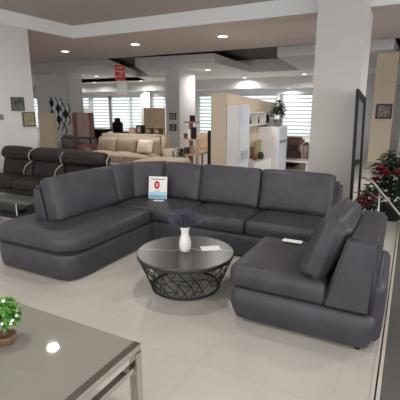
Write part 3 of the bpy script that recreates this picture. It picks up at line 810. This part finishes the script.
OC = thing('office_chair', 'black high backed office chair silhouetted against the window blinds', 'chair', (-11.2, 14, 0))
finish(soft_box(.56, .12, .50, .06, (0, .03, .02), Matrix.Translation((-11.48, 13.98, .62)), 8), 'backrest', BLACK, OC, True)
finish(soft_box(.30, .12, .24, .06, (0, .03, .02), Matrix.Translation((-11.48, 13.98, .94)), 8), 'headrest', BLACK, OC, True)
finish(soft_box(.55, .5, .1, .04, (0, 0, .02), Matrix.Translation((-11.48, 14.25, .40)), 8), 'seat', BLACK, OC, True)
finish(lathe(-11.48, 14.25, [(.03, .06), (.03, .36)], 12), 'stem', CHROME, OC)
finish(lathe(-11.48, 14.25, [(.3, 0), (.3, .03), (.05, .07)], 20), 'base', BLACK, OC)
DK = thing('dark_desk', 'dark rounded desk beside the black office chair', 'desk', (-12.4, 13.8, 0))
finish(soft_box(1.3, .6, .12, .05, (0, 0, .03), Matrix.Translation((-12.5, 13.8, .52)), 8), 'tabletop', BLACK, DK, True)
finish(B(-13.0, -12.0, 13.7, 13.9, 0, .47), 'pedestal', BLACK, DK)
o = thing('oak_panel', 'pale orange oak panel left of the middle column', 'panel', (-9.0, 13.3, 0))
finish(B(-9.55, -8.60, 13.3, 13.38, 0, 1.50, bev=.01), 'panel', mat('peach_wood', (238, 206, 172), .6), o); finish(B(-9.55, -9.30, 13.27, 13.3, 0, 1.50), 'edge_strip', CREAM, o)

# hanging sign
HS = thing('hanging_sign', 'red and clear hanging promotional sign below the dark ceiling', 'sign', (-7.88, 9.82, 1.9))
x0, y0 = -7.88, 9.82
bm = bmesh.new(); tube(bm, [(x0, y0, ZD), (x0, y0, 2.80)], .006, 5); finish(bm, 'cord', BLACK, HS)
MH = Matrix.Translation((x0-.0, y0, 0)) @ Matrix.Rotation(math.radians(20), 4, 'Z')
finish(B(-.15, .15, -.008, .008, 2.31, 2.76, M=MH), 'panel', mat('faded_red_print', (190, 66, 60), .6), HS)
bm = bmesh.new()
for z, a, b in ((2.66, -.12, .10), (2.56, -.14, .13), (2.50, -.02, .14), (2.42, -.12, .07)): box(bm, a, b, -.011, -.008, z, z+.035, M=MH)
finish(bm, 'print_line', mat('print_pink', (225, 170, 165), .7), HS)
finish(B(-.12, .20, -.006, .006, 1.90, 2.31, M=MH), 'clear_panel', mat('frosted_acrylic', (235, 228, 228), .4, trans=.75), HS)
bm = bmesh.new(); box(bm, -.0, .14, -.010, -.006, 1.95, 2.2, M=MH); finish(bm, 'white_card', PAPER, HS)

# ------------------------------------------------------------------ downlights
lamp_data = bpy.data.lights.new('downlight_lamp', 'AREA'); lamp_data.shape = 'DISK'; lamp_data.size = .16; lamp_data.energy = 17; lamp_data.color = (1, .965, .93)
lamp_data.spread = math.radians(160)
lamp_far = lamp_data.copy(); lamp_far.energy = 34
def make_downlight(loc, label, grp):
    r = thing('downlight', label, 'ceiling light', loc, grp)
    x, y, z = loc
    bm = bmesh.new(); seg = 28
    R = [[bm.verts.new((x+rr*math.cos(2*PI*i/seg), y+rr*math.sin(2*PI*i/seg), z+dz)) for i in range(seg)] for rr, dz in ((.125, 0), (.125, -.012), (.098, -.014), (.098, 0))]
    for a, b in ((0, 1), (1, 2), (2, 3)):
        for i in range(seg): bm.faces.new((R[a][i], R[a][(i+1) % seg], R[b][(i+1) % seg], R[b][i]))
    finish(bm, 'trim_ring', FASC, r)
    finish(lathe(x, y, [(.098, z-.010), (.098, z-.001)], 28), 'lens', LENS, r)
    l = bpy.data.objects.new('lamp', lamp_data); COL.objects.link(l); l.parent = r; l.location = (0, 0, -.03)
    return r
lights = [((-8.14, 7.95, ZL), 'round recessed spotlight, leftmost of three in the near ceiling band'),
          ((-5.82, 7.84, ZL), 'round recessed spotlight, middle of three in the near ceiling band'),
          ((-3.60, 7.82, ZL), 'round recessed spotlight, rightmost of three in the near ceiling band'),
          ((-1.3, 7.82, ZL), 'unseen spotlight added in the near ceiling band behind the big column'),  # added out of sight to brighten the beige column
          ((1.0, 7.82, ZL), 'unseen spotlight added in the near ceiling band right of the big column'),  # second unseen lamp added for the same light, outside the view
          ((-13.35, 14.89, ZL), 'spotlight in the left white ceiling panel, nearest to the hanging sign'),
          ((-7.3, 14.5, ZL), 'spotlight beside the top of the middle white column'),
          ((-7.56, 19.05, ZL), 'spotlight in the back ceiling above the beige partition'),
          ((-4.43, 18.27, ZL), 'spotlight in the back ceiling left of the big column'),
          ((-19.0, 18.6, ZL), 'spotlight far left in the back ceiling'),
          ((-16.88, 18.6, ZL), 'spotlight in the back ceiling right behind the hanging sign'),
          ((-13.58, 18.7, ZL), 'spotlight in the back ceiling left of the middle column'),
          ((-5.55, 19.9, 2.45), 'spotlight low in the soffit above the right window'),
          ((-14.2, 19.9, 2.45), 'spotlight low in the soffit above the windows left of the middle column'),
          ((-4.78, 3.93, ZR), 'spotlight in the raised front ceiling mirrored in the glass table'),
          ((-2.0, 3.3, ZR), None), ((.9, 3.6, ZR), None), ((-4.78, .9, ZR), None), ((-2.0, .9, ZR), None), ((.9, .9, ZR), None), ((-3.3, -1.8, ZR), None), ((.0, -1.8, ZR), None)]  # unlabelled ones are unseen, added to light the front of the hall
d0 = None
for loc, lab in lights:
    if d0 is None:
        d0 = make_downlight(loc, lab, 'recessed ceiling spotlights')
        continue
    c = copy_tree(d0); c.location = loc
    if loc[1] > 7:                           # deeper lamps get extra energy, added to brighten the far hall
        for ch in c.children:
            if ch.type == 'LIGHT': ch.data = lamp_far
    c['label'] = lab or 'unseen spotlight added in the raised front ceiling to light the scene'

# ------------------------------------------------------------------ world and camera
w = bpy.data.worlds.new('daylight'); scene.world = w; w.use_nodes = True
bg = w.node_tree.nodes['Background']; bg.inputs['Color'].default_value = (.97, .985, 1, 1); bg.inputs['Strength'].default_value = 3.0

cam = bpy.data.cameras.new('camera'); co = bpy.data.objects.new('camera', cam); COL.objects.link(co)
cam.sensor_fit = 'HORIZONTAL'; cam.sensor_width = 36; cam.lens = 36*395/400; cam.clip_end = 200
co.location = (0, 0, 1.55)
co.rotation_euler = (math.radians(90-13.3), 0, math.radians(27.8))
scene.camera = co
scene.view_settings.view_transform = 'Standard'; scene.view_settings.look = 'None'
scene.view_settings.exposure = 0; scene.view_settings.gamma = 1
scene.view_settings.use_curve_mapping = False
scene.cycles.use_denoising = True
scene.cycles.max_bounces = 8; scene.cycles.diffuse_bounces = 5; scene.cycles.sample_clamp_indirect = 6
